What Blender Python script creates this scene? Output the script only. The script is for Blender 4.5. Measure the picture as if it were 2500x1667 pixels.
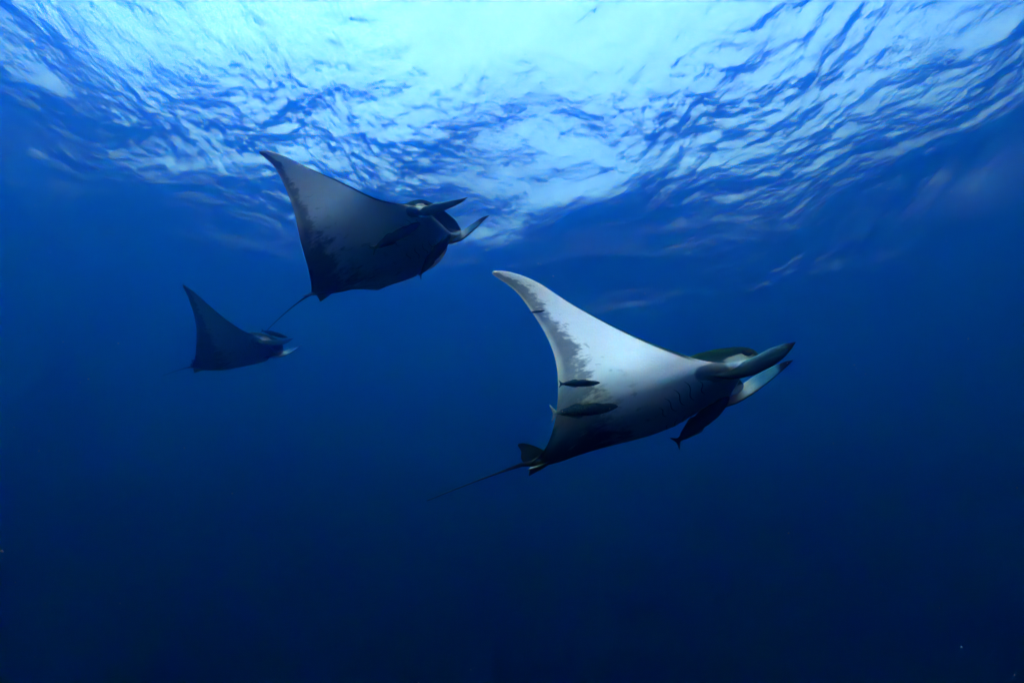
import bpy, bmesh, math, random
import numpy as np
from mathutils import Vector, Matrix

for o in list(bpy.data.objects):
    bpy.data.objects.remove(o)
scene = bpy.context.scene
col = scene.collection

# ------------------------------------------------------------------ camera
CAM_Z = -34.0
PITCH = math.radians(25.0)
FPX = 1370.0                      # focal length in pixels of the 2500 px photograph
cam_data = bpy.data.cameras.new('camera')
cam_data.sensor_width = 36.0
cam_data.lens = 36.0 * FPX / 2500.0
cam_data.clip_start = 0.05
cam_data.clip_end = 2000.0
cam = bpy.data.objects.new('camera', cam_data)
col.objects.link(cam)
cam.location = (0, 0, CAM_Z)
cam.rotation_euler = (math.radians(90) + PITCH, 0, 0)
scene.camera = cam
CAM = np.array([0.0, 0.0, CAM_Z])
C_R = np.array([1.0, 0, 0])
C_F = np.array([0, math.cos(PITCH), math.sin(PITCH)])
C_U = np.array([0, -math.sin(PITCH), math.cos(PITCH)])

def ray(px, py):
    d = C_F + C_R * (px - 1250.0) / FPX - C_U * (py - 833.5) / FPX
    return d / np.linalg.norm(d)

# ------------------------------------------------------------------ sky and sun
SUN_EL = math.radians(67.0)       # elevation above the sea
SUN_AZ = math.radians(222.0)      # compass angle from +Y clockwise
world = bpy.data.worlds.new('World')
scene.world = world
world.use_nodes = True
wn = world.node_tree.nodes
bg = wn['Background']
sky = wn.new('ShaderNodeTexSky')
sky.sky_type = 'NISHITA'
sky.sun_disc = False
sky.sun_elevation = SUN_EL
sky.sun_rotation = SUN_AZ
sky.air_density = 1.0
sky.dust_density = 8.0
sky.ozone_density = 1.0
world.node_tree.links.new(sky.outputs['Color'], bg.inputs['Color'])
bg.inputs['Strength'].default_value = 0.11
sd = bpy.data.lights.new('sun', 'SUN')
sd.energy = 0.55
sd.angle = math.radians(20.0)
sd.color = (1.0, 0.96, 0.90)
sun = bpy.data.objects.new('sun', sd)
col.objects.link(sun)
sdir = Vector((math.sin(SUN_AZ) * math.cos(SUN_EL), math.cos(SUN_AZ) * math.cos(SUN_EL), math.sin(SUN_EL)))
sun.rotation_euler = sdir.to_track_quat('Z', 'Y').to_euler()
sun.location = sdir * 30

vs = scene.view_settings
vs.view_transform = 'Standard'
vs.look = 'None'
vs.exposure = 4.38
vs.gamma = 1.0
vs.use_curve_mapping = False
cy = scene.cycles
cy.use_denoising = True
cy.max_bounces = 12
cy.diffuse_bounces = 3
cy.glossy_bounces = 6
cy.transmission_bounces = 8
cy.volume_bounces = 8
cy.transparent_max_bounces = 12
cy.caustics_refractive = True
cy.caustics_reflective = True

# ------------------------------------------------------------------ water surface
def mat_new(name):
    m = bpy.data.materials.new(name)
    m.use_nodes = True
    nt = m.node_tree
    for n in list(nt.nodes):
        nt.nodes.remove(n)
    out = nt.nodes.new('ShaderNodeOutputMaterial')
    return m, nt, out

def graded(a, b, step, far, n):
    core = np.arange(a, b + 1e-6, step)
    t = np.linspace(0, 1, n + 1)[1:]
    k = 4.2
    g = (np.exp(k * t) - 1) / (math.exp(k) - 1)
    lo = a - g * (far + a)
    hi = b + g * (far - b)
    return np.concatenate([lo[::-1], core, hi])

def build_surface():
    rng = np.random.default_rng(11)
    xs = graded(-40, 40, 0.10, 300, 50)
    ys = graded(6, 54, 0.08, 300, 60)
    X, Y = np.meshgrid(xs, ys)
    Z = np.zeros_like(X)
    comps = []
    for (lo, hi, n, slope, main, spread) in ((6.0, 16.0, 16, 0.070, 1.1, 0.6), (1.4, 4.2, 50, 0.074, 0.5, 0.9),
                                       (0.36, 1.3, 100, 0.096, 0.4, 0.9)):
        lam = np.exp(rng.uniform(math.log(lo), math.log(hi), n))
        ang = main + rng.normal(0, spread, n)
        ph = rng.uniform(0, 2 * math.pi, n)
        s = slope * math.sqrt(2.0 / n)
        for l, a_, p in zip(lam, ang, ph):
            comps.append((2 * math.pi / l, a_, p, s * l / (2 * math.pi), l))
    dist = np.sqrt(X * X + Y * Y)
    # gentle long-scale warp so that the ripples cluster in gusts
    gust = 0.80 + 0.75 * np.sin(0.16 * X + 0.11 * Y + 1.0) * np.sin(0.09 * X - 0.19 * Y + 0.4) + 0.2 * np.sin(0.42 * X + 0.25 * Y)
    gust = np.clip(gust, 0.2, 1.7)
    wx = 0.5 * np.sin(0.45 * Y + 0.2 * X) + 0.36 * np.sin(0.85 * X - 0.3 * Y)
    for k, a_, p, amp, l in comps:
        fade = np.clip((120 * l - dist) / (60 * l), 0, 1) if l < 7 else 1.0
        g = gust if l < 1.95 else 1.0
        arg = k * ((X + wx) * math.cos(a_) + (Y + wx * 0.6) * math.sin(a_)) + p
        c = np.sin(arg)
        Z += amp * fade * g * (c + 0.18 * np.cos(2 * arg))
    nx, ny = len(xs), len(ys)
    me = bpy.data.meshes.new('water_surface')
    co = (np.stack([X, Y, Z], -1).reshape(-1, 3) * 1.7).astype(np.float32)   # a long ocean swell
    i = np.arange((ny - 1) * (nx - 1))
    r, c = i // (nx - 1), i % (nx - 1)
    v0 = r * nx + c
    quads = np.stack([v0, v0 + 1, v0 + nx + 1, v0 + nx], 1).astype(np.int32)
    me.vertices.add(len(co)); me.vertices.foreach_set('co', co.ravel())
    me.loops.add(quads.size); me.loops.foreach_set('vertex_index', quads.ravel())
    me.polygons.add(len(quads))
    me.polygons.foreach_set('loop_start', np.arange(0, quads.size, 4, dtype=np.int32))
    me.polygons.foreach_set('use_smooth', np.ones(len(quads), dtype=bool))
    me.update(); me.validate()
    o = bpy.data.objects.new('water_surface', me)
    col.objects.link(o)
    o['kind'] = 'structure'
    o['label'] = 'rippled sea surface seen from below'
    m, nt, out = mat_new('sea_surface')
    g = nt.nodes.new('ShaderNodeBsdfGlass')
    g.inputs['IOR'].default_value = 1.333
    g.inputs['Roughness'].default_value = 0.02
    g.inputs['Color'].default_value = (1, 1, 1, 1)
    tc = nt.nodes.new('ShaderNodeTexCoord')
    mp = nt.nodes.new('ShaderNodeMapping')
    mp.inputs['Rotation'].default_value = (0, 0, math.radians(14))
    mp.inputs['Scale'].default_value = (2.4, 1.0, 1.0)
    n1 = nt.nodes.new('ShaderNodeTexNoise')
    n1.inputs['Scale'].default_value = 1.3
    n1.inputs['Detail'].default_value = 4.0
    n1.inputs['Roughness'].default_value = 0.55
    n1.inputs['Distortion'].default_value = 0.6
    b = nt.nodes.new('ShaderNodeBump')
    b.inputs['Strength'].default_value = 1.0
    b.inputs['Distance'].default_value = 0.085
    L = nt.links.new
    L(tc.outputs['Object'], mp.inputs['Vector']); L(mp.outputs['Vector'], n1.inputs['Vector'])
    L(n1.outputs['Fac'], b.inputs['Height']); L(b.outputs['Normal'], g.inputs['Normal'])
    L(g.outputs['BSDF'], out.inputs['Surface'])
    me.materials.append(m)
    return o
build_surface()

# ------------------------------------------------------------------ the body of sea water
def build_haze():
    bm = bmesh.new()
    bmesh.ops.create_cube(bm, size=1.0)
    for v in bm.verts:
        v.co.x *= 760; v.co.y *= 760
        v.co.z = 2.5 if v.co.z > 0 else -130.0
    me = bpy.data.meshes.new('haze'); bm.to_mesh(me); bm.free()
    o = bpy.data.objects.new('haze', me); col.objects.link(o)
    o['kind'] = 'stuff'
    o['label'] = 'deep blue open sea water filling the whole place'
    o['category'] = 'sea water'
    m, nt, out = mat_new('sea_water')
    sc_ = (0.0004, 0.0148, 0.0560)          # scattering per metre
    ab_ = (0.0455, 0.0312, 0.0244)          # absorption per metre
    vs_ = nt.nodes.new('ShaderNodeVolumeScatter')
    vs_.phase = 'FOURNIER_FORAND'           # the scattering pattern measured in sea water
    k = max(sc_)
    vs_.inputs['Density'].default_value = k
    vs_.inputs['Color'].default_value = (*[c / k for c in sc_], 1)
    vs_.inputs['IOR'].default_value = 1.12
    vs_.inputs['Backscatter'].default_value = 0.0068
    va = nt.nodes.new('ShaderNodeVolumeAbsorption')
    va.inputs['Density'].default_value = 0.2
    va.inputs['Color'].default_value = (*[1 - a / 0.2 for a in ab_], 1)
    add = nt.nodes.new('ShaderNodeAddShader')
    nt.links.new(vs_.outputs['Volume'], add.inputs[0])
    nt.links.new(va.outputs['Volume'], add.inputs[1])
    nt.links.new(add.outputs['Shader'], out.inputs['Volume'])
    me.materials.append(m)
build_haze()

# ---- shape of a devil ray in its own frame: x forward, y to its left, z up; metres
SP = 1.5
LE_S = np.array([0.00, 0.10, 0.17, 0.215, 0.245, 0.275, 0.31, 0.36, 0.45, 0.60, 0.80, 1.00, 1.20, 1.35, 1.43, 1.48, 1.50])
LE_X = np.array([0.70, 0.695, 0.68, 0.645, 0.56, 0.45, 0.385, 0.345, 0.300, 0.235, 0.135, 0.025, -0.105, -0.205, -0.268, -0.322, -0.375])
TE_S = np.array([0.00, 0.08, 0.14, 0.22, 0.35, 0.50, 0.70, 0.90, 1.10, 1.30, 1.42, 1.48, 1.50])
TE_X = np.array([-0.86, -0.84, -0.79, -0.72, -0.64, -0.585, -0.530, -0.490, -0.455, -0.432, -0.430, -0.422, -0.395])
TH_S = np.array([0.0, 0.12, 0.24, 0.34, 0.50, 0.75, 1.0, 1.25, 1.45, 1.5])
TH_T = np.array([0.27, 0.255, 0.195, 0.135, 0.085, 0.052, 0.036, 0.026, 0.016, 0.008])

def pchip(xk, yk, x):
    """monotone cubic interpolation"""
    h = np.diff(xk); d = np.diff(yk) / h
    m = np.zeros_like(yk)
    for i in range(1, len(xk) - 1):
        if d[i - 1] * d[i] > 0:
            w1, w2 = 2 * h[i] + h[i - 1], h[i] + 2 * h[i - 1]
            m[i] = (w1 + w2) / (w1 / d[i - 1] + w2 / d[i])
    m[0], m[-1] = d[0], d[-1]
    x = np.clip(x, xk[0], xk[-1])
    i = np.clip(np.searchsorted(xk, x) - 1, 0, len(xk) - 2)
    t = (x - xk[i]) / h[i]
    return ((1 + 2 * t) * (1 - t) ** 2 * yk[i] + t * (1 - t) ** 2 * h[i] * m[i]
            + t * t * (3 - 2 * t) * yk[i + 1] + t * t * (t - 1) * h[i] * m[i + 1])

def rot_zyx(yaw, pitch, roll):
    cy_, sy_, cp, sp, cr, sr = math.cos(yaw), math.sin(yaw), math.cos(pitch), math.sin(pitch), math.cos(roll), math.sin(roll)
    Rz = np.array([[cy_, -sy_, 0], [sy_, cy_, 0], [0, 0, 1]])
    Ry = np.array([[cp, 0, -sp], [0, 1, 0], [sp, 0, cp]])      # nose up for positive pitch
    Rx = np.array([[1, 0, 0], [0, cr, -sr], [0, sr, cr]])
    return Rz @ Ry @ Rx

SGRID = np.linspace(0, SP, 301)
def bend_curve(th, s0, s1, curl):
    u = np.clip((SGRID - s0) / (s1 - s0), 0, 1)
    ang = th * (0.55 * u + 0.45 * u * u * (3 - 2 * u)) + curl * np.clip((SGRID - 0.7) / 0.8, 0, 1) ** 2
    ds = SGRID[1] - SGRID[0]
    Y = np.concatenate([[0], np.cumsum(np.cos(0.5 * (ang[1:] + ang[:-1])) * ds)])
    Z = np.concatenate([[0], np.cumsum(np.sin(0.5 * (ang[1:] + ang[:-1])) * ds)])
    return ang, Y, Z

def pose_points(P, prm):
    """flat canonical points (n,3) -> posed body-frame points. prm: dict with near/far wing angles"""
    P = np.asarray(P, float)
    out = np.zeros_like(P)
    s = np.abs(P[:, 1])
    for side, key in ((-1, 'R'), (1, 'L')):
        msk = (P[:, 1] < 0) if side < 0 else (P[:, 1] >= 0)
        if not msk.any():
            continue
        th, s0, s1, curl = prm[key][:4]
        sm = s[msk]
        hw = np.clip((P[msk, 0] - 0.28) / 0.24, 0, 1); hw = hw * hw * (3 - 2 * hw)   # the head does not bend with the wings
        A1, Y1, Z1 = bend_curve(th, s0, s1, curl)
        A2, Y2, Z2 = bend_curve(th, 0.22, s1 + 0.12, curl)
        a = np.interp(sm, SGRID, A1) * (1 - hw) + np.interp(sm, SGRID, A2) * hw
        yy = np.interp(sm, SGRID, Y1) * (1 - hw) + np.interp(sm, SGRID, Y2) * hw
        zz = np.interp(sm, SGRID, Z1) * (1 - hw) + np.interp(sm, SGRID, Z2) * hw
        tw, sweep = prm[key][4], prm[key][5]
        x = P[msk, 0].copy(); z = P[msk, 2].copy()
        w = np.clip((sm - 0.28) / (SP - 0.28), 0, 1)
        t = tw * w                                       # twist: trailing edge lags behind the leading edge
        x0 = 0.05 - 0.25 * w
        dx = x - x0
        x2 = x0 + dx * np.cos(t) + z * np.sin(t) + sweep * w * w
        z2 = z * np.cos(t) - dx * np.sin(t)
        out[msk, 0] = x2
        out[msk, 1] = side * (yy - z2 * np.sin(a))
        out[msk, 2] = zz + z2 * np.cos(a)
    tors = prm.get('tors', 0.0)                  # the trunk rolls a little further than the head
    hx = np.clip((P[:, 0] - 0.10) / 0.42, 0, 1)
    ta = tors * (1 - hx * hx * (3 - 2 * hx))
    y, z = out[:, 1].copy(), out[:, 2].copy()
    out[:, 1] = y * np.cos(ta) - z * np.sin(ta)
    out[:, 2] = y * np.sin(ta) + z * np.cos(ta)
    return out

def to_world(P, prm):
    return (pose_points(P, prm) * prm.get('scale', 1.0)) @ rot_zyx(*prm['rot']).T + np.array(prm['loc'])

def project(W):
    d = W - CAM
    f = d @ C_F
    return np.stack([1250 + FPX * (d @ C_R) / f, 833.5 - FPX * (d @ C_U) / f], -1)

# ================================================================== devil rays
def smooth(a, b, x):
    t = np.clip((x - a) / (b - a), 0, 1)
    return t * t * (3 - 2 * t)

def prof(c, a, b):
    cm = a / (a + b)
    return (c ** a) * ((1 - c) ** b) / (cm ** a * (1 - cm) ** b)

def section_z(s, c):
    """upper and lower surface heights at span s (array) and chord fraction c"""
    T = pchip(TH_S, TH_T, s)
    head = 1 - smooth(0.2, 0.36, s)
    a = 0.55 - 0.2 * head
    b = 0.95 - 0.1 * head
    pf = prof(c, a, b)
    up = T * (0.62 - 0.02 * head) * pf
    lo = -T * (0.40 + 0.02 * head) * pf - 0.045 * np.clip(1 - s / 0.34, 0, 1) ** 1.2 * np.sin(np.pi * np.clip(c, 0, 1)) ** 0.7
    # concave mid-wing underside and slight droop of the edges
    lo = lo + 0.010 * smooth(0.3, 0.6, s) * np.sin(np.pi * c) * (1 - smooth(1.1, 1.5, s))
    return up, lo

def chord_x(s, c):
    xl = pchip(LE_S, LE_X, s); xt = pchip(TE_S, TE_X, s)
    return xl + (xt - xl) * c

def chord_c(x, s):
    xl = pchip(LE_S, LE_X, s); xt = pchip(TE_S, TE_X, s)
    return np.clip((x - xl) / (xt - xl), 0.0, 1.0)

def vent_z(x, y):
    s = np.abs(np.atleast_1d(np.asarray(y, float)))
    return section_z(s, chord_c(np.atleast_1d(np.asarray(x, float)), s))[1]

def dors_z(x, y):
    s = np.abs(np.atleast_1d(np.asarray(y, float)))
    return section_z(s, chord_c(np.atleast_1d(np.asarray(x, float)), s))[0]

LOBE_TIP = lambda side: [1.0, side * 0.21, -0.01]
EYE_AT = [0.585, -0.245, 0.03]
def edge_pt(S, X, s, side=-1):
    return [float(pchip(S, X, np.array([float(s)]))[0]), side * s, 0.0]

class Ray:
    def __init__(self, prm, pts, le, te):
        self.prm = prm
        can, tgt = [], []
        for c, p in pts:
            can.append(c); tgt.append(p)
        for S, X, poly in ((LE_S, LE_X, le), (TE_S, TE_X, te)):
            poly = np.array(poly, float)
            for s in (0.42, 0.55, 0.68, 0.8, 0.92, 1.04, 1.16, 1.28, 1.38, 1.45):
                c = edge_pt(S, X, s)
                p = project(to_world([c], prm))[0]
                best = None
                for a, b in zip(poly[:-1], poly[1:]):
                    t = np.clip(((p - a) @ (b - a)) / ((b - a) @ (b - a)), 0, 1)
                    q = a + t * (b - a)
                    if best is None or np.sum((p - q) ** 2) < np.sum((p - best) ** 2):
                        best = q
                can.append(c); tgt.append(tuple(best))
        self.can = np.array(can, float)
        W = to_world(self.can, prm)
        disp = []
        for w, p in zip(W, tgt):
            f = (w - CAM) @ C_F
            q = CAM + f * (C_F + C_R * (p[0] - 1250.0) / FPX - C_U * (p[1] - 833.5) / FPX)
            disp.append(q - w)
        disp = np.array(disp)
        self.K = 0.42
        A = self.kern(self.can)
        self.wt = np.linalg.solve(A + 0.008 * np.eye(len(A)), disp)
        self.R = rot_zyx(*prm['rot']); self.loc = np.array(prm['loc'])
    def kern(self, P):
        d = P[:, None, :2] - self.can[None, :, :2]
        return np.exp(-(d ** 2).sum(-1) / self.K ** 2)
    def world(self, P):
        P = np.asarray(P, float)
        return to_world(P, self.prm) + self.kern(P) @ self.wt
    def local(self, P):
        return (self.world(P) - self.loc) @ self.R
    def w2l(self, W):
        return (np.asarray(W, float) - self.loc) @ self.R

def make_mesh(name, verts, faces, mat, parent=None, attrs=None, smooth_=True):
    me = bpy.data.meshes.new(name)
    me.from_pydata([tuple(map(float, v)) for v in verts], [], [tuple(map(int, f)) for f in faces])
    if attrs:
        for k, arr in attrs.items():
            at = me.attributes.new(k, 'FLOAT_VECTOR', 'POINT')
            at.data.foreach_set('vector', np.asarray(arr, np.float32).ravel())
    me.validate()
    bm = bmesh.new(); bm.from_mesh(me)
    bmesh.ops.recalc_face_normals(bm, faces=bm.faces)
    bm.to_mesh(me); bm.free()
    if smooth_:
        me.polygons.foreach_set('use_smooth', np.ones(len(me.polygons), dtype=bool))
    me.materials.append(mat)
    o = bpy.data.objects.new(name, me)
    col.objects.link(o)
    if parent is not None:
        o.parent = parent
    return o

def grid_faces(nr, nc, close_c=True, flip=False):
    fs = []
    for i in range(nr - 1):
        for j in range(nc if close_c else nc - 1):
            a = i * nc + j; b = i * nc + (j + 1) % nc
            fs.append((a, b, b + nc, a + nc))
    return fs

def tube_pts(path, rad, n=8):
    path = np.asarray(path, float)
    T = np.gradient(path, axis=0)
    T /= np.linalg.norm(T, axis=1)[:, None]
    up = np.array([0.13, 0.21, 0.97])
    V = []
    for p, t, r in zip(path, T, rad):
        a = np.cross(t, up); a /= np.linalg.norm(a); b = np.cross(t, a)
        for k in range(n):
            th = 2 * math.pi * k / n
            V.append(p + r * (a * math.cos(th) + b * math.sin(th)))
    F = grid_faces(len(path), n)
    F.append(tuple(range(n - 1, -1, -1))); m = (len(path) - 1) * n
    F.append(tuple(range(m, m + n)))
    return V, F

# ---------------------------------------------------------------- materials
class NT:
    """small helper for building node trees"""
    def __init__(self, name):
        self.m, self.nt, self.out = mat_new(name)
    def n(self, t, **kw):
        nd = self.nt.nodes.new(t)
        for k, v in kw.items():
            setattr(nd, k, v)
        return nd
    def set(self, sock, v):
        if hasattr(v, 'is_linked') or hasattr(v, 'links'):
            self.nt.links.new(v, sock)
        else:
            sock.default_value = v
    def math(self, op, a, b=0.0, clamp=False):
        nd = self.n('ShaderNodeMath', operation=op, use_clamp=clamp)
        self.set(nd.inputs[0], a); self.set(nd.inputs[1], b)
        return nd.outputs[0]
    def sm(self, x, a, b):
        nd = self.n('ShaderNodeMapRange', interpolation_type='SMOOTHSTEP')
        self.set(nd.inputs['Value'], x); self.set(nd.inputs['From Min'], a); self.set(nd.inputs['From Max'], b)
        return nd.outputs['Result']
    def mix(self, f, a, b):
        nd = self.n('ShaderNodeMix', data_type='RGBA')
        self.set(nd.inputs[0], f)
        for s, v in ((nd.inputs[6], a), (nd.inputs[7], b)):
            self.set(s, (*v, 1.0) if isinstance(v, tuple) and len(v) == 3 else v)
        return nd.outputs[2]
    def attr(self, name):
        nd = self.n('ShaderNodeAttribute', attribute_name=name)
        sp = self.n('ShaderNodeSeparateXYZ')
        self.nt.links.new(nd.outputs['Vector'], sp.inputs[0])
        return nd.outputs['Vector'], sp.outputs
    def comb(self, x, y, z=0.0):
        nd = self.n('ShaderNodeCombineXYZ')
        for i, v in enumerate((x, y, z)):
            self.set(nd.inputs[i], v)
        return nd.outputs[0]
    def noise(self, vec, scale, detail=3.0, rough=0.55, dist=0.0):
        nd = self.n('ShaderNodeTexNoise')
        self.set(nd.inputs['Vector'], vec)
        nd.inputs['Scale'].default_value = scale; nd.inputs['Detail'].default_value = detail
        nd.inputs['Roughness'].default_value = rough; nd.inputs['Distortion'].default_value = dist
        return nd.outputs['Fac']
    def finish(self, colr, rough=0.45, bump=None, bdist=0.002, spec=0.0):
        p = self.n('ShaderNodeBsdfPrincipled')
        self.set(p.inputs['Base Color'], colr if not isinstance(colr, tuple) else (*colr, 1.0))
        self.set(p.inputs['Roughness'], rough)
        p.inputs['Specular IOR Level'].default_value = spec
        if bump is not None:
            b = self.n('ShaderNodeBump'); b.inputs['Distance'].default_value = bdist
            b.inputs['Strength'].default_value = 0.6
            self.set(b.inputs['Height'], bump); self.nt.links.new(b.outputs['Normal'], p.inputs['Normal'])
        self.nt.links.new(p.outputs['BSDF'], self.out.inputs['Surface'])
        return self.m

def skin_material(name, margin, seed):
    """pale belly with a blotched dark trailing margin, dark olive back"""
    t = NT(name)
    v, (x, s, d) = t.attr('flat')          # canonical x, |y|, dorsal(+)/ventral(-)
    v2, (c, q, mth) = t.attr('chord')      # chord fraction, head flag, mouth flag
    sx = t.math('ADD', x, seed)
    streak = t.noise(t.comb(t.math('MULTIPLY', sx, 2.2), t.math('MULTIPLY', s, 7.5)), 2.2, 4.0, 0.62, 0.4)
    blot = t.noise(t.comb(t.math('MULTIPLY', sx, 1.0), t.math('MULTIPLY', s, 1.6)), 5.5, 3.0, 0.55, 0.2)
    fine = t.noise(t.comb(sx, s, d), 60.0, 3.0, 0.6)
    big = t.noise(t.comb(sx, s, d), 3.0, 2.0, 0.5)
    # threshold of the dark margin: wide near the tail, narrow at mid wing, whole chord near the tip
    wid = t.math('ADD', t.math('MULTIPLY', t.sm(s, 0.62, 0.10), 0.08), t.math('MULTIPLY', t.sm(s, 1.0, 1.42), 0.22))
    edge = t.math('SUBTRACT', margin, wid)
    pos = t.math('ADD', c, t.math('MULTIPLY', t.math('SUBTRACT', streak, 0.5), 0.62))
    pos = t.math('ADD', pos, t.math('MULTIPLY', t.math('SUBTRACT', blot, 0.5), 0.30))
    mott = t.noise(t.comb(t.math('MULTIPLY', sx, 1.6), t.math('MULTIPLY', s, 3.2), 2.0), 14.0, 4.0, 0.65, 0.3)
    pos = t.math('ADD', pos, t.math('MULTIPLY', t.math('SUBTRACT', mott, 0.5), 0.24))
    dark = t.sm(t.math('SUBTRACT', pos, edge), -0.04, 0.14)
    spots = t.math('MULTIPLY', t.sm(t.noise(t.comb(t.math('MULTIPLY', sx, 1.0), t.math('MULTIPLY', s, 1.9), 4.0), 11.0, 2.0, 0.5, 0.3), 0.58, 0.70), t.sm(c, t.math('SUBTRACT', edge, 0.34), t.math('SUBTRACT', edge, 0.12)))
    dark = t.math('MAXIMUM', dark, t.math('MULTIPLY', spots, 0.5))
    # paler strip right at the trailing edge
    strip = t.math('MULTIPLY', t.sm(c, 0.90, 0.985), t.sm(s, 0.35, 0.7))
    dark = t.math('MULTIPLY', dark, t.math('SUBTRACT', 1.0, t.math('MULTIPLY', strip, 0.55)))
    dark = t.math('MULTIPLY', dark, t.math('ADD', 0.72, t.math('MULTIPLY', blot, 0.5)), True)
    pale = t.mix(big, (0.58, 0.59, 0.60), (0.68, 0.68, 0.675))
    pale = t.mix(t.math('MULTIPLY', t.sm(fine, 0.52, 0.75), 0.22), pale, (0.42, 0.43, 0.45))
    belly = t.mix(dark, pale, t.mix(streak, (0.10, 0.11, 0.12), (0.19, 0.20, 0.21)))
    # slate patch on the cheek behind the mouth corner and along the jaw
    ck = t.math('ADD', t.math('POWER', t.math('DIVIDE', t.math('ABSOLUTE', t.math('SUBTRACT', x, 0.395)), 0.085), 2.0),
                t.math('POWER', t.math('DIVIDE', t.math('ABSOLUTE', t.math('SUBTRACT', s, 0.225)), 0.068), 2.0))
    cheek = t.math('MULTIPLY', t.sm(t.math('ADD', ck, t.math('MULTIPLY', t.math('SUBTRACT', blot, 0.5), 0.9)), 1.15, 0.72), 0.88)
    belly = t.mix(cheek, belly, t.mix(blot, (0.025, 0.050, 0.075), (0.10, 0.14, 0.17)))
    jaw = t.math('MULTIPLY', t.sm(t.math('ADD', x, t.math('MULTIPLY', blot, 0.08)), 0.50, 0.66), 0.5)
    belly = t.mix(jaw, belly, (0.10, 0.15, 0.20))
    back = t.mix(big, (0.002, 0.009, 0.007), (0.004, 0.020, 0.014))
    back = t.mix(t.sm(fine, 0.45, 0.75), back, (0.004, 0.008, 0.007))
    up = t.sm(t.math('ADD', d, t.math('MULTIPLY', t.math('SUBTRACT', fine, 0.5), 0.3)), -0.55, -0.25)
    rim = t.math('MULTIPLY', t.sm(c, 0.036, 0.022), t.sm(s, 0.30, 0.40))
    up = t.math('MAXIMUM', up, rim)
    colr = t.mix(up, belly, back)
    # white flash behind and below the eye
    ef = t.math('ADD', t.math('POWER', t.math('DIVIDE', t.math('ABSOLUTE', t.math('SUBTRACT', x, 0.535)), 0.085), 2.0),
                t.math('POWER', t.math('DIVIDE', t.math('ABSOLUTE', t.math('ADD', d, 0.12)), 0.62), 2.0))
    flash = t.math('MULTIPLY', t.sm(t.math('ADD', ef, t.math('MULTIPLY', t.math('SUBTRACT', streak, 0.5), 1.6)), 1.1, 0.5), q)
    colr = t.mix(t.math('MULTIPLY', flash, 0.4), colr, (0.45, 0.52, 0.47))
    colr = t.mix(mth, colr, (0.012, 0.018, 0.026))
    return t.finish(colr, 0.5, t.math('ADD', fine, t.math('MULTIPLY', big, 2.0)), 0.004)

def lobe_material():
    t = NT('horn_fin_skin')
    v, (u, h, inner) = t.attr('flat')      # along, height -1..1, inner side 1 / outer 0
    nz = t.noise(t.comb(t.math('MULTIPLY', u, 2.0), t.math('MULTIPLY', h, 1.2), inner), 6.0, 3.0)
    rid = t.noise(t.comb(t.math('MULTIPLY', u, 22.0), t.math('MULTIPLY', h, 2.0), inner), 2.0, 2.0)
    out = t.mix(t.sm(u, 0.15, 0.55), (0.022, 0.036, 0.046), (0.004, 0.026, 0.058))
    out = t.mix(t.sm(u, 0.22, 0.05), out, (0.05, 0.075, 0.09))
    out = t.mix(t.math('MULTIPLY', t.sm(h, 0.35, 0.85), 0.55), out, (0.04, 0.13, 0.19))  # blue sheen along the upper edge, a highlight painted into the colour
    out = t.mix(t.math('MULTIPLY', t.sm(rid, 0.45, 0.7), 0.35), out, (0.008, 0.014, 0.02))
    inn = t.mix(t.sm(t.math('ADD', u, t.math('MULTIPLY', nz, 0.2)), 0.55, 0.75), (0.24, 0.28, 0.27), (0.015, 0.10, 0.17))
    inn = t.mix(t.math('MULTIPLY', t.sm(nz, 0.58, 0.7), 0.5), inn, (0.25, 0.30, 0.32))
    cc = t.mix(inner, out, inn)
    tip = t.sm(t.math('ADD', u, t.math('MULTIPLY', t.math('SUBTRACT', nz, 0.5), 0.08)), 0.80, 0.85)
    cc = t.mix(tip, cc, (0.004, 0.005, 0.007))
    return t.finish(cc, 0.4, rid, 0.003)

def plain_material(name, c0, c1, scale=8.0, rough=0.5):
    t = NT(name)
    tc = t.n('ShaderNodeTexCoord')
    nz = t.noise(tc.outputs['Object'], scale, 3.0)
    return t.finish(t.mix(nz, c0, c1), rough, nz, 0.002)

MAT_LOBE = lobe_material()
MAT_BACK = plain_material('dark_olive_skin', (0.001, 0.003, 0.004), (0.002, 0.006, 0.006), 25)
MAT_TAIL = plain_material('dark_tail_skin', (0.003, 0.006, 0.008), (0.010, 0.014, 0.016), 20)
MAT_PELV = plain_material('pale_fin_skin', (0.10, 0.14, 0.16), (0.26, 0.30, 0.32), 18)
MAT_EYE = plain_material('eye_black', (0.004, 0.005, 0.006), (0.01, 0.012, 0.015), 5, 0.15)
MAT_RIM = plain_material('eye_rim', (0.10, 0.16, 0.18), (0.30, 0.38, 0.38), 30, 0.5)
MAT_SLIT = plain_material('slit_dark', (0.03, 0.04, 0.05), (0.06, 0.07, 0.08), 20)
MAT_FLAP = plain_material('gill_flap_skin', (0.58, 0.59, 0.60), (0.68, 0.68, 0.675), 20)

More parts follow.
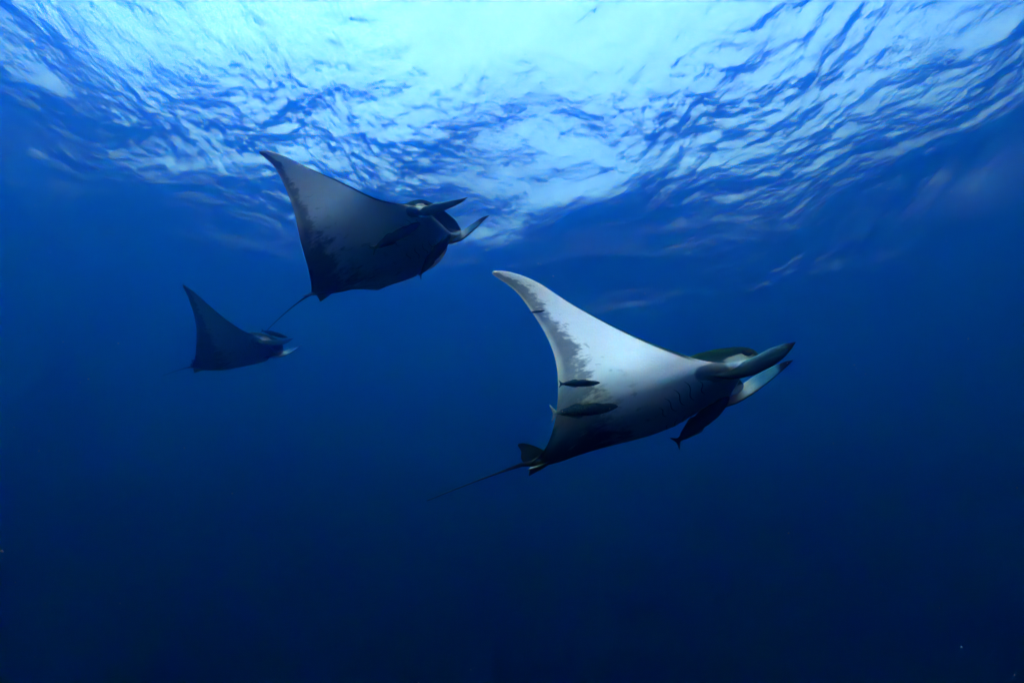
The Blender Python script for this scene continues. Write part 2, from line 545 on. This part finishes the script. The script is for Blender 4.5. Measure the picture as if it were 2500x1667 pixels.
# ---------------------------------------------------------------- building one ray
NSEC = 56
def body_grid():
    sp = np.concatenate([np.linspace(0, 0.16, 7)[:-1], np.linspace(0.16, 0.40, 21)[:-1],
                         np.linspace(0.40, 1.36, 34)[:-1], np.linspace(1.36, 1.4995, 13)])
    ys = np.concatenate([-sp[::-1], sp[1:]])
    half = NSEC // 2
    cs = 0.5 * (1 - np.cos(np.linspace(0, math.pi, half + 1)))
    V, F, A1, A2 = [], [], [], []
    for y in ys:
        s = abs(y)
        cu = np.concatenate([cs, cs[-2:0:-1]])
        upflag = np.array([0.0] + [1.0] * (half - 1) + [0.0] + [-1.0] * (half - 1))
        sa = np.full_like(cu, s)
        up, lo = section_z(sa, cu)
        z = np.where(upflag > 0, up, lo); z[0] = 0.5 * (up[0] + lo[0]); z[half] = 0.0
        x = chord_x(sa, cu)
        mouth = np.zeros_like(cu)
        if s < 0.205:
            win = (1 - (s / 0.205) ** 2) ** 0.5
            near = smooth(0.05, 0.0, cu) * np.exp(-((z + 0.035) / 0.055) ** 2)
            x = x - 0.22 * win * near
            mouth = smooth(0.25, 0.6, near * win)
            jaw = (upflag < 0) & (x > 0.50)
            x = np.where(jaw, 0.50 + (x - 0.50) * (1 - 0.6 * smooth(0.205, 0.14, s)), x)
        # head shoulders: flat crown
        d = upflag.copy()
        # graded dorsal coordinate on the blunt sides of the head
        hd = 1 - smooth(0.27, 0.34, s)
        d = np.where(np.abs(upflag) > 0, upflag, 0.0)
        dz = np.clip((z - 0.012) / 0.055, -1, 1)
        d = d * (1 - hd) + dz * hd
        hq = np.full_like(cu, 1 - smooth(0.28, 0.33, s)) * (1.0 if s > 0.2 else smooth(0.15, 0.2, s))
        for k in range(len(cu)):
            V.append((x[k], y, z[k])); A1.append((x[k], s, d[k])); A2.append((cu[k], hq[k], mouth[k]))
    F = grid_faces(len(ys), NSEC)
    n = len(ys)
    F.append(tuple(range(NSEC - 1, -1, -1))); F.append(tuple(range((n - 1) * NSEC, n * NSEC)))
    return np.array(V), F, np.array(A1), np.array(A2)

BODY_V, BODY_F, BODY_A1, BODY_A2 = body_grid()

def lobe_canon(side, nt=30, ns=20):
    V, A = [], []
    for i in range(nt):
        t = i / (nt - 1)
        x = 0.34 + 0.66 * t
        yc = 0.200 + 0.040 * math.sin(math.pi * min(1, t * 1.1)) + 0.004 * t
        top = float(np.interp(t, [0, 0.2, 0.4, 0.6, 0.8, 0.92, 1.0], [-0.03, -0.026, -0.006, 0.028, 0.036, 0.030, 0.016]))
        bot = float(np.interp(t, [0, 0.15, 0.35, 0.55, 0.75, 0.9, 0.97, 1.0], [-0.065, -0.118, -0.122, -0.088, -0.044, -0.012, 0.005, 0.013]))
        zc, h = 0.5 * (top + bot), 0.5 * (top - bot)
        w = 0.5 * float(np.interp(t, [0, 0.2, 0.5, 0.8, 1.0], [0.040, 0.038, 0.028, 0.016, 0.005]))
        tl = 0.24 * math.sin(math.pi * min(1.0, t * 1.1))
        for k in range(ns):
            a = 2 * math.pi * k / ns
            e, f = math.sin(a), math.cos(a)
            dy, dz = w * math.copysign(abs(f) ** 0.45, f), h * e      # flat-faced paddle
            yy = dy * math.cos(tl) + dz * math.sin(tl)
            zz = dz * math.cos(tl) - dy * math.sin(tl)
            yy += -0.5 * w * (e * e) * (1 if t > 0.3 else t / 0.3)
            V.append((x, side * (yc + yy), zc + zz)); A.append((t, e, 1.0 if f < -0.05 else 0.0))
    F = grid_faces(nt, ns)
    F.append(tuple(range(ns - 1, -1, -1))); F.append(tuple(range((nt - 1) * ns, nt * ns)))
    return np.array(V), F, np.array(A)

def fin_slab(outline, thick, axis):
    """thin solid fin from an outline of canonical points; thickness along axis, edges thinned"""
    O = np.array(outline, float)
    cen = O.mean(0)
    V, F = [], []
    n = len(O)
    ax = np.array(axis, float)
    for sgn in (-1, 1):
        for p in O:
            V.append(p + ax * sgn * thick * 0.12)
        for p in O:
            V.append(cen + (p - cen) * 0.55 + ax * sgn * thick * 0.5)
        V.append(cen + ax * sgn * thick * 0.55)
    m = 2 * n + 1
    for g in (0, 1):
        b = g * m
        for k in range(n):
            k2 = (k + 1) % n
            F.append((b + k, b + k2, b + n + k2, b + n + k))
            F.append((b + n + k, b + n + k2, b + 2 * n))
    for k in range(n):
        k2 = (k + 1) % n
        F.append((k, k2, m + k2, m + k))
    return np.array(V), F

def smooth_outline(pts, per=5):
    P = np.array(pts, float); n = len(P); out = []
    for i in range(n):
        p0, p1, p2, p3 = P[i - 1], P[i], P[(i + 1) % n], P[(i + 2) % n]
        for k in range(per):
            t = k / per
            out.append(0.5 * ((2 * p1) + (-p0 + p2) * t + (2 * p0 - 5 * p1 + 4 * p2 - p3) * t * t + (-p0 + 3 * p1 - 3 * p2 + p3) * t ** 3))
    return out

SLITS = [((0.320, 0.195), (0.352, 0.080)), ((0.255, 0.212), (0.290, 0.057)), ((0.185, 0.190), (0.230, 0.050)),
         ((0.115, 0.165), (0.168, 0.040)), ((0.060, 0.125), (0.095, 0.040))]

def build_ray(ray_, label, mat, tail_px):
    root = bpy.data.objects.new('devil_ray', None)
    col.objects.link(root)
    root.empty_display_size = 0.3
    M = Matrix([list(ray_.R[i]) + [ray_.loc[i]] for i in range(3)] + [[0, 0, 0, 1]])
    root.matrix_world = M
    root['label'] = label; root['category'] = 'ray'
    body = make_mesh('body', ray_.local(BODY_V), BODY_F, mat, root, {'flat': BODY_A1, 'chord': BODY_A2})
    for side in (-1, 1):
        V, F, A = lobe_canon(side)
        make_mesh('cephalic_fin', ray_.local(V), F, MAT_LOBE, root, {'flat': A})
        # eye: socket rim and ball on the side of the head
        ex, ez = 0.588, 0.034
        es = float(np.interp(-ex, -LE_X[3:6], LE_S[3:6]))
        V, F = [], []
        for i in range(9):
            th = math.pi * i / 8
            for k in range(14):
                ph = 2 * math.pi * k / 14
                V.append((ex + 0.032 * math.sin(th) * math.cos(ph), side * (es - 0.008 + 0.026 * math.cos(th)), ez + 0.027 * math.sin(th) * math.sin(ph)))
        eye = make_mesh('eye', ray_.local(V), grid_faces(9, 14), MAT_EYE, root)
        # five gill slits on the underside, each with its flap
        for (xa, ya), (xb, yb) in SLITS:
            n = 12
            u = np.linspace(0, 1, n)
            px_ = xa + (xb - xa) * u + 0.012 * np.sin(2 * math.pi * u)
            py_ = ya + (yb - ya) * u
            pz_ = vent_z(px_, py_)
            P = np.stack([px_, side * py_, pz_ - 0.0015], -1)
            V, F = tube_pts(P, 0.0032 * np.sin(math.pi * (0.08 + 0.84 * u)), 6)
            slit = make_mesh('gill_slit', ray_.local(np.array(V)), F, MAT_SLIT, root)
            V, F = [], []
            for j, (off, rise) in enumerate(((0.004, 0.006), (0.022, 0.0045), (0.05, 0.0012), (0.058, -0.006))):
                for k in range(n):
                    e = math.sin(math.pi * (0.03 + 0.94 * u[k])) ** 0.5
                    xx = px_[k] + off * (0.4 + 0.6 * e)
                    V.append((xx, side * py_[k], float(vent_z(xx, py_[k])[0]) - rise * e - (0.003 if rise < 0 else 0) * 0 + (1 - e) * 0.004))
            make_mesh('gill_flap', ray_.local(np.array(V)), grid_faces(4, n, False), MAT_FLAP, slit)
        # pelvic fin beside the tail base
        ol = [(-0.68, 0.03, -0.040), (-0.76, 0.075, -0.050), (-0.85, 0.115, -0.068), (-0.905, 0.125, -0.082), (-0.885, 0.07, -0.058), (-0.86, 0.02, -0.03), (-0.77, 0.015, -0.03)]
        V, F = fin_slab(smooth_outline([(x, side * y, z) for x, y, z in ol], 3), 0.010, (0, 0.2 * side, 1))
        make_mesh('pelvic_fin', ray_.local(V), F, MAT_PELV, root)
    # dorsal fin in front of the whip tail
    ol = [(-0.70, 0, 0.035), (-0.76, 0, 0.115), (-0.85, 0, 0.168), (-0.905, 0, 0.165), (-0.895, 0, 0.11), (-0.915, 0, 0.045), (-0.88, 0, 0.0), (-0.78, 0, 0.0)]
    V, F = fin_slab(smooth_outline(ol, 4), 0.026, (0, 1, 0))
    make_mesh('dorsal_fin', ray_.local(V), F, MAT_BACK, root)
    # tail: a stout stub and a long thin whip
    base = ray_.world([[-0.74, 0, 0.0], [-0.84, 0, 0.0], [-0.93, 0, 0.0]])
    xax = base[2] - base[0]; xax = xax / np.linalg.norm(xax)
    r_ = ray(*tail_px)
    # nearest point on the pixel ray to the tail's own axis
    w0 = CAM - base[2]
    b_ = r_ @ xax
    tt = (b_ * (w0 @ xax) - (w0 @ r_)) / (1 - b_ * b_)
    end = CAM + r_ * tt
    n = 30
    u = np.linspace(0, 1, n)
    bez = ((1 - u) ** 2)[:, None] * base[2] + (2 * u * (1 - u))[:, None] * (base[2] + xax * np.linalg.norm(end - base[2]) * 0.13 + (end - base[2]) * 0.30) + (u ** 2)[:, None] * end
    path = np.concatenate([base[:2], bez])
    rad = np.concatenate([[0.030, 0.022], 0.008 * (1 - u) ** 6 + 0.0044 * (1 - u) + 0.0026])
    V, F = tube_pts(path, rad, 8)
    make_mesh('tail', ray_.w2l(V), F, MAT_TAIL, root)
    return root, body

def le_pts(named):
    """landmarks of the photograph as (canonical point, pixel)"""
    n = named
    return [(LOBE_TIP(-1), n['lobeN']), (LOBE_TIP(1), n['lobeF']), (EYE_AT, n['eye']), (edge_pt(LE_S, LE_X, 0.33), n['ler']),
            (edge_pt(LE_S, LE_X, 1.49), n['tip']), (edge_pt(TE_S, TE_X, 0.16), n['ter']), ([-0.93, 0, 0], n['tail'])]

def prm_of(v, far, tors):
    return dict(loc=(v[0], v[1], v[2] + CAM_Z + 20.0), rot=tuple(v[3:6]), R=(v[6], 0.0, v[7], v[8], v[9], v[10]), L=far, scale=1.0, tors=tors)

FIT = [(0.9773, 3.6619, -18.8359, -0.2267, 0.3461, -0.0211, 1.4257, 0.5800, -0.4115, -0.1203, -0.2368),
       (-1.2002, 4.5557, -16.9624, -0.3761, 0.3426, 0.0168, 0.9745, 0.7339, -0.1797, -0.0079, -0.2401),
       (-4.8889, 9.3252, -15.9211, -0.0490, 0.2426, -0.0559, 0.5465, 0.7025, 0.0196, 0.1505, -0.0158)]
RAY1 = Ray(prm_of(FIT[0], (1.62, 0.0, 0.62, 0.0, -0.85, 0.10), -0.22),
           le_pts(dict(lobeN=(1948, 842), lobeF=(1941, 887), eye=(1825, 862), ler=(1706, 876), tip=(1207, 662), ter=(1324, 1107), tail=(1272, 1134))) + [([x_, 0.0, float(vent_z(x_, 0.0)[0])], p_) for x_, p_ in ((0.42, (1748, 970)), (0.0, (1600, 1042)), (-0.5, (1400, 1108)))],
           [(1204, 664), (1225, 658), (1268, 666), (1320, 694), (1390, 737), (1461, 778), (1531, 811), (1601, 841), (1671, 868), (1706, 876)],
           [(1204, 664), (1250, 704), (1285, 743), (1317, 788), (1338, 827), (1355, 872), (1362, 921), (1364, 957), (1359, 992), (1352, 1034), (1338, 1076), (1324, 1107)])
RAY2 = Ray(prm_of(FIT[1], (1.2, 0.05, 0.8, 0.0, -0.1, -0.1), -0.24),
           le_pts(dict(lobeN=(1143, 485), lobeF=(1197, 531), eye=(1037, 497), ler=(985, 497), tip=(637, 370), ter=(760, 700), tail=(757, 718))) + [(edge_pt(LE_S, LE_X, 0.42, 1), (1091, 608)), (edge_pt(TE_S, TE_X, 0.45, 1), (885, 706))],
           [(636, 372), (650, 366), (665, 368), (735, 402), (800, 430), (870, 462), (925, 488), (960, 497), (985, 498)],
           [(636, 372), (655, 390), (680, 425), (703, 470), (716, 510), (728, 560), (742, 620), (752, 665), (760, 700)])
RAY3 = Ray(prm_of(FIT[2], (0.9, 0.0, 0.7, 0.0, 0.3, -0.05), -0.15),
           le_pts(dict(lobeN=(716, 828), lobeF=(739, 845), eye=(661, 826), ler=(618, 817), tip=(449, 697), ter=(472, 885), tail=(462, 896))),
           [(448, 697), (462, 703), (485, 722), (520, 754), (560, 785), (595, 808), (618, 817)],
           [(448, 697), (456, 720), (466, 745), (475, 770), (480, 800), (480, 840), (476, 865), (472, 885)])
ray1, body1 = build_ray(RAY1, 'brightly lit pale-bellied devil ray with gill slits showing, the largest of the three', skin_material('pale_ray_skin', 0.67, 0.0), (1042, 1222))
ray2, body2 = build_ray(RAY2, 'shadowed slate-bellied devil ray close under the bright surface, two dark fish on its belly', skin_material('slate_ray_skin', 0.74, 3.7), (652, 806))
ray3, body3 = build_ray(RAY3, 'smallest devil ray fading dark blue into the water, one fish riding on its back', skin_material('far_ray_skin', 0.66, 8.1), (395, 918))
for r in (ray1, ray2, ray3):
    r['group'] = 'devil rays swimming together'

# ================================================================== remoras
from mathutils.bvhtree import BVHTree
BVH = {k: BVHTree.FromPolygons([tuple(v) for v in r.world(BODY_V)], [tuple(f) for f in BODY_F]) for k, r in ((1, RAY1), (2, RAY2), (3, RAY3))}

def hit_depth(k, px, py):
    h = BVH[k].ray_cast(Vector(CAM), Vector(ray(px, py)))
    return h[3]

def remora_material(name, speck):
    t = NT(name)
    v, (u, h, fin) = t.attr('flat')
    tc = t.n('ShaderNodeTexCoord')
    nz = t.noise(tc.outputs['Object'], 14.0, 3.0)
    sp = t.noise(tc.outputs['Object'], 140.0, 2.0, 0.7)
    base = t.mix(nz, (0.002, 0.0035, 0.005), (0.006, 0.009, 0.011))
    if speck:
        rear = t.sm(u, 0.30, 0.62)
        base = t.mix(t.math('MULTIPLY', t.sm(sp, 0.54, 0.62), t.math('ADD', 0.25, t.math('MULTIPLY', rear, 0.5))), base, (0.07, 0.12, 0.12))
        base = t.mix(t.math('MULTIPLY', t.sm(u, 0.80, 0.98), 0.75), base, t.mix(t.sm(sp, 0.45, 0.6), (0.20, 0.34, 0.34), (0.05, 0.10, 0.10)))
        base = t.mix(t.math('MULTIPLY', t.sm(t.math('ABSOLUTE', h), 0.80, 1.0), 0.5), base, (0.06, 0.09, 0.10))
    else:
        base = t.mix(t.math('MULTIPLY', t.sm(h, -0.45, -0.75), 0.5), base, (0.03, 0.035, 0.04))
    return t.finish(base, 0.42, sp, 0.0015)

MAT_REM = remora_material('dark_remora_skin', False)
MAT_SPK = remora_material('speckled_remora_skin', True)
MAT_DISC = plain_material('sucker_disc_skin', (0.02, 0.025, 0.03), (0.06, 0.07, 0.075), 60)

RU = np.array([0.0, 0.02, 0.06, 0.12, 0.20, 0.30, 0.42, 0.55, 0.68, 0.78, 0.86, 0.91])
RW = np.array([0.010, 0.026, 0.042, 0.054, 0.062, 0.064, 0.060, 0.050, 0.036, 0.024, 0.014, 0.010])
RH = np.array([0.006, 0.016, 0.030, 0.046, 0.060, 0.070, 0.070, 0.060, 0.046, 0.034, 0.024, 0.020])

def remora(head, tail, depth_h, depth_t, label, mat, fat=1.0, flip=1.0, sway=0.02, fin=1.0, roll=0.0):
    H = CAM + ray(*head) * depth_h; T = CAM + ray(*tail) * depth_t
    L = np.linalg.norm(H - T)
    f = (H - T) / L
    view = 0.5 * (H + T) - CAM; view /= np.linalg.norm(view)
    lat = view - f * (view @ f); lat /= np.linalg.norm(lat)
    up = np.cross(lat, f) * flip
    if up[2] * flip < 0:
        up, lat = -up, -lat
    cr, sr = math.cos(roll), math.sin(roll)
    lat, up = lat * cr + up * sr, up * cr - lat * sr
    R = np.stack([f, np.cross(up, f), up], 1)
    loc = 0.5 * (H + T)
    root = bpy.data.objects.new('remora', None); col.objects.link(root)
    root.empty_display_size = 0.1
    root.matrix_world = Matrix([list(R[i]) + [loc[i]] for i in range(3)] + [[0, 0, 0, 1]])
    root['label'] = label; root['category'] = 'fish'; root['group'] = 'remoras riding with the rays'
    def P(u, y, z):
        return (L * (0.5 - u), L * (y + sway * math.sin(2.6 * u * math.pi) * u), L * z)
    us = np.concatenate([np.linspace(0, 0.1, 8)[:-1], np.linspace(0.1, 0.91, 24)])
    W = pchip(RU, RW, us) * fat; Hh = pchip(RU, RH, us) * fat
    n = 16
    V, A = [], []
    for u, w, h in zip(us, W, Hh):
        for k in range(n):
            a = 2 * math.pi * k / n
            e = math.sin(a)
            zz = h * (e if e < 0 else e * (0.75 if u < 0.22 else 0.75 + 0.25 * min(1, (u - 0.22) / 0.15)))   # flattened crown
            V.append(P(u, w * math.cos(a), zz)); A.append((u, e * 0.7, 0))
    F = grid_faces(len(us), n)
    F.append(tuple(range(n - 1, -1, -1))); m = (len(us) - 1) * n; F.append(tuple(range(m, m + n)))
    make_mesh('body', V, F, mat, root, {'flat': A})
    def fin_part(name, outline, thick, axis=(0, 1, 0), m_=mat):
        ol = smooth_outline([P(*p) for p in outline], 4)
        V, F = fin_slab(ol, thick * L, axis)
        us_ = [0.5 - v[0] / L for v in V]
        zs = [np.clip(v[2] / L / 0.11, -1, 1) for v in V]
        make_mesh(name, V, F, m_, root, {'flat': [(u, z, 1) for u, z in zip(us_, zs)]})
    k = fin
    fin_part('tail_fin', [(0.885, 0, 0.012), (0.93, 0, 0.035 * k), (0.99, 0, 0.082 * k), (1.0, 0, 0.080 * k), (0.975, 0, 0.02), (0.972, 0, -0.02), (1.0, 0, -0.080 * k), (0.99, 0, -0.082 * k), (0.93, 0, -0.035 * k), (0.885, 0, -0.012)], 0.012)
    zt = float(np.interp(0.6, RU, RH)) * fat
    for name, sg in (('dorsal_fin', 1), ('anal_fin', -1)):
        fin_part(name, [(0.50, 0, sg * zt * 0.8), (0.57, 0, sg * (zt + 0.028 * k)), (0.63, 0, sg * (zt + 0.026 * k)), (0.74, 0, sg * zt * 0.98), (0.85, 0, sg * zt * 0.55), (0.80, 0, sg * 0.01), (0.6, 0, sg * 0.02)], 0.010)
    for sg in (-1, 1):
        w = 0.062 * fat
        fin_part('pectoral_fin', [(0.215, sg * w * 0.8, 0.012), (0.25, sg * (w + 0.030 * k), 0.024), (0.32, sg * (w + 0.055 * k), 0.040), (0.335, sg * (w + 0.040 * k), 0.030), (0.29, sg * w * 0.8, 0.006)], 0.008, (0, 0.35 * sg, 1))
        Ve = []
        for i in range(7):
            th = math.pi * i / 6
            for q in range(10):
                ph = 2 * math.pi * q / 10
                Ve.append(np.array(P(0.105, sg * 0.050 * fat, 0.006)) + L * 0.0085 * np.array([math.sin(th) * math.cos(ph), sg * math.cos(th) * 0.7, math.sin(th) * math.sin(ph)]))
        make_mesh('eye', Ve, grid_faces(7, 10), MAT_EYE, root)
    # oval sucking disc with its cross ridges on the crown
    V, F = [], []
    for j, (sc_, dz) in enumerate(((1.0, -0.004), (1.0, 0.006), (0.85, 0.008), (0.8, 0.004))):
        for q in range(20):
            a = 2 * math.pi * q / 20
            u = 0.105 + 0.088 * math.cos(a) * sc_
            z = 0.75 * fat * float(pchip(RU, RH, np.array([u]))[0])
            V.append(P(u, 0.036 * fat * math.sin(a) * sc_, z * 0.93 + dz))
    F = grid_faces(4, 20) + [tuple(range(60, 80))]
    disc = make_mesh('sucking_disc', V, F, MAT_DISC, root)
    return root

d = hit_depth(1, 1420, 935) - 0.10
remora((1465, 934), (1364, 937), d, d + 0.02, 'slim all-black remora beside the bright ray, next to the larger speckled one', MAT_REM, fat=1.25, fin=1.1)
d = hit_depth(1, 1440, 990) - 0.16
remora((1509, 991), (1344, 1010), d, d - 0.03, 'speckled remora with pale forked tail beside the bright ray', MAT_SPK, fat=1.3, fin=1.6, sway=-0.015, roll=0.25)
d = hit_depth(1, 1755, 955)
remora((1780, 968), (1646, 1083), d + 0.02, d + 0.10, 'black remora hanging under the throat of the bright ray', MAT_REM, fat=1.55, fin=1.2, flip=1.0, roll=0.2)
d = hit_depth(1, 1325, 758) - 0.02
remora((1331, 758), (1293, 763), d, d + 0.01, 'tiny young remora at the trailing edge of the bright raised wing', MAT_SPK, fat=1.1, fin=0.8)
d = hit_depth(2, 975, 565) - 0.07
remora((1026, 544), (905, 611), d - 0.02, d - 0.03, 'black remora lying along the mid belly of the slate ray', MAT_REM, fat=1.35, fin=1.15, roll=0.3)
d = hit_depth(2, 1085, 580) - 0.09
d2 = hit_depth(2, 1020, 655) - 0.10
remora((1099, 572), (1020, 676), d, d2, 'black remora clinging beside the chin of the slate ray', MAT_REM, fat=1.3, fin=0.9, roll=0.5)
d = hit_depth(3, 655, 832) + 0.06
remora((702, 823), (637, 807), d, d, 'dark remora riding on the back of the farthest faded ray', MAT_REM, fat=1.25, fin=1.1)

# ================================================================== drifting specks
def build_snow():
    rng = random.Random(5)
    V, F = [], []
    def speck(p, r, st, ax):
        b = len(V)
        t = np.array([(1, 0, 0), (-1, 0, 0), (0, 1, 0), (0, -1, 0), (0, 0, 1), (0, 0, -1)], float) * r
        t = t + np.outer(t @ ax, ax) * (st - 1)
        for q in t:
            V.append(p + q)
        for f in ((0, 2, 4), (2, 1, 4), (1, 3, 4), (3, 0, 4), (2, 0, 5), (1, 2, 5), (3, 1, 5), (0, 3, 5)):
            F.append(tuple(b + i for i in f))
    seen = [(5, 1345, 1.4), (567, 1204, 1.0), (450, 1093, .9), (216, 925, .9), (289, 838, .9), (311, 1293, .7), (95, 1100, .7), (1925, 1301, 1.0), (2016, 1224, .9), (2483, 1190, .8), (2348, 1579, .9), (1536, 1441, .8), (2364, 827, .7), (1867, 1216, .7), (293, 1472, .7), (2035, 1082, .8)]
    for (x, y, k) in seen:
        ax = np.array([rng.gauss(0, 1) for _ in range(3)]); ax /= np.linalg.norm(ax)
        dd = rng.uniform(1.2, 2.6)
        speck(CAM + ray(x, y) * dd, 0.00115 * k * dd, rng.uniform(1, 2.0), ax)
    for _ in range(520):
        ax = np.array([rng.gauss(0, 1) for _ in range(3)]); ax /= np.linalg.norm(ax)
        dd = rng.uniform(1.5, 9.0)
        p = CAM + ray(rng.uniform(-300, 2800), rng.uniform(250, 1800)) * dd
        speck(p, rng.uniform(0.0006, 0.0016) * (0.5 + 0.25 * dd), rng.uniform(1, 2.2), ax)
    o = make_mesh('drifting_specks', V, F, plain_material('pale_speck', (0.35, 0.38, 0.38), (0.55, 0.58, 0.58), 40, 0.8))
    o['kind'] = 'stuff'; o['label'] = 'tiny pale specks drifting all through the water'; o['category'] = 'plankton'
build_snow()
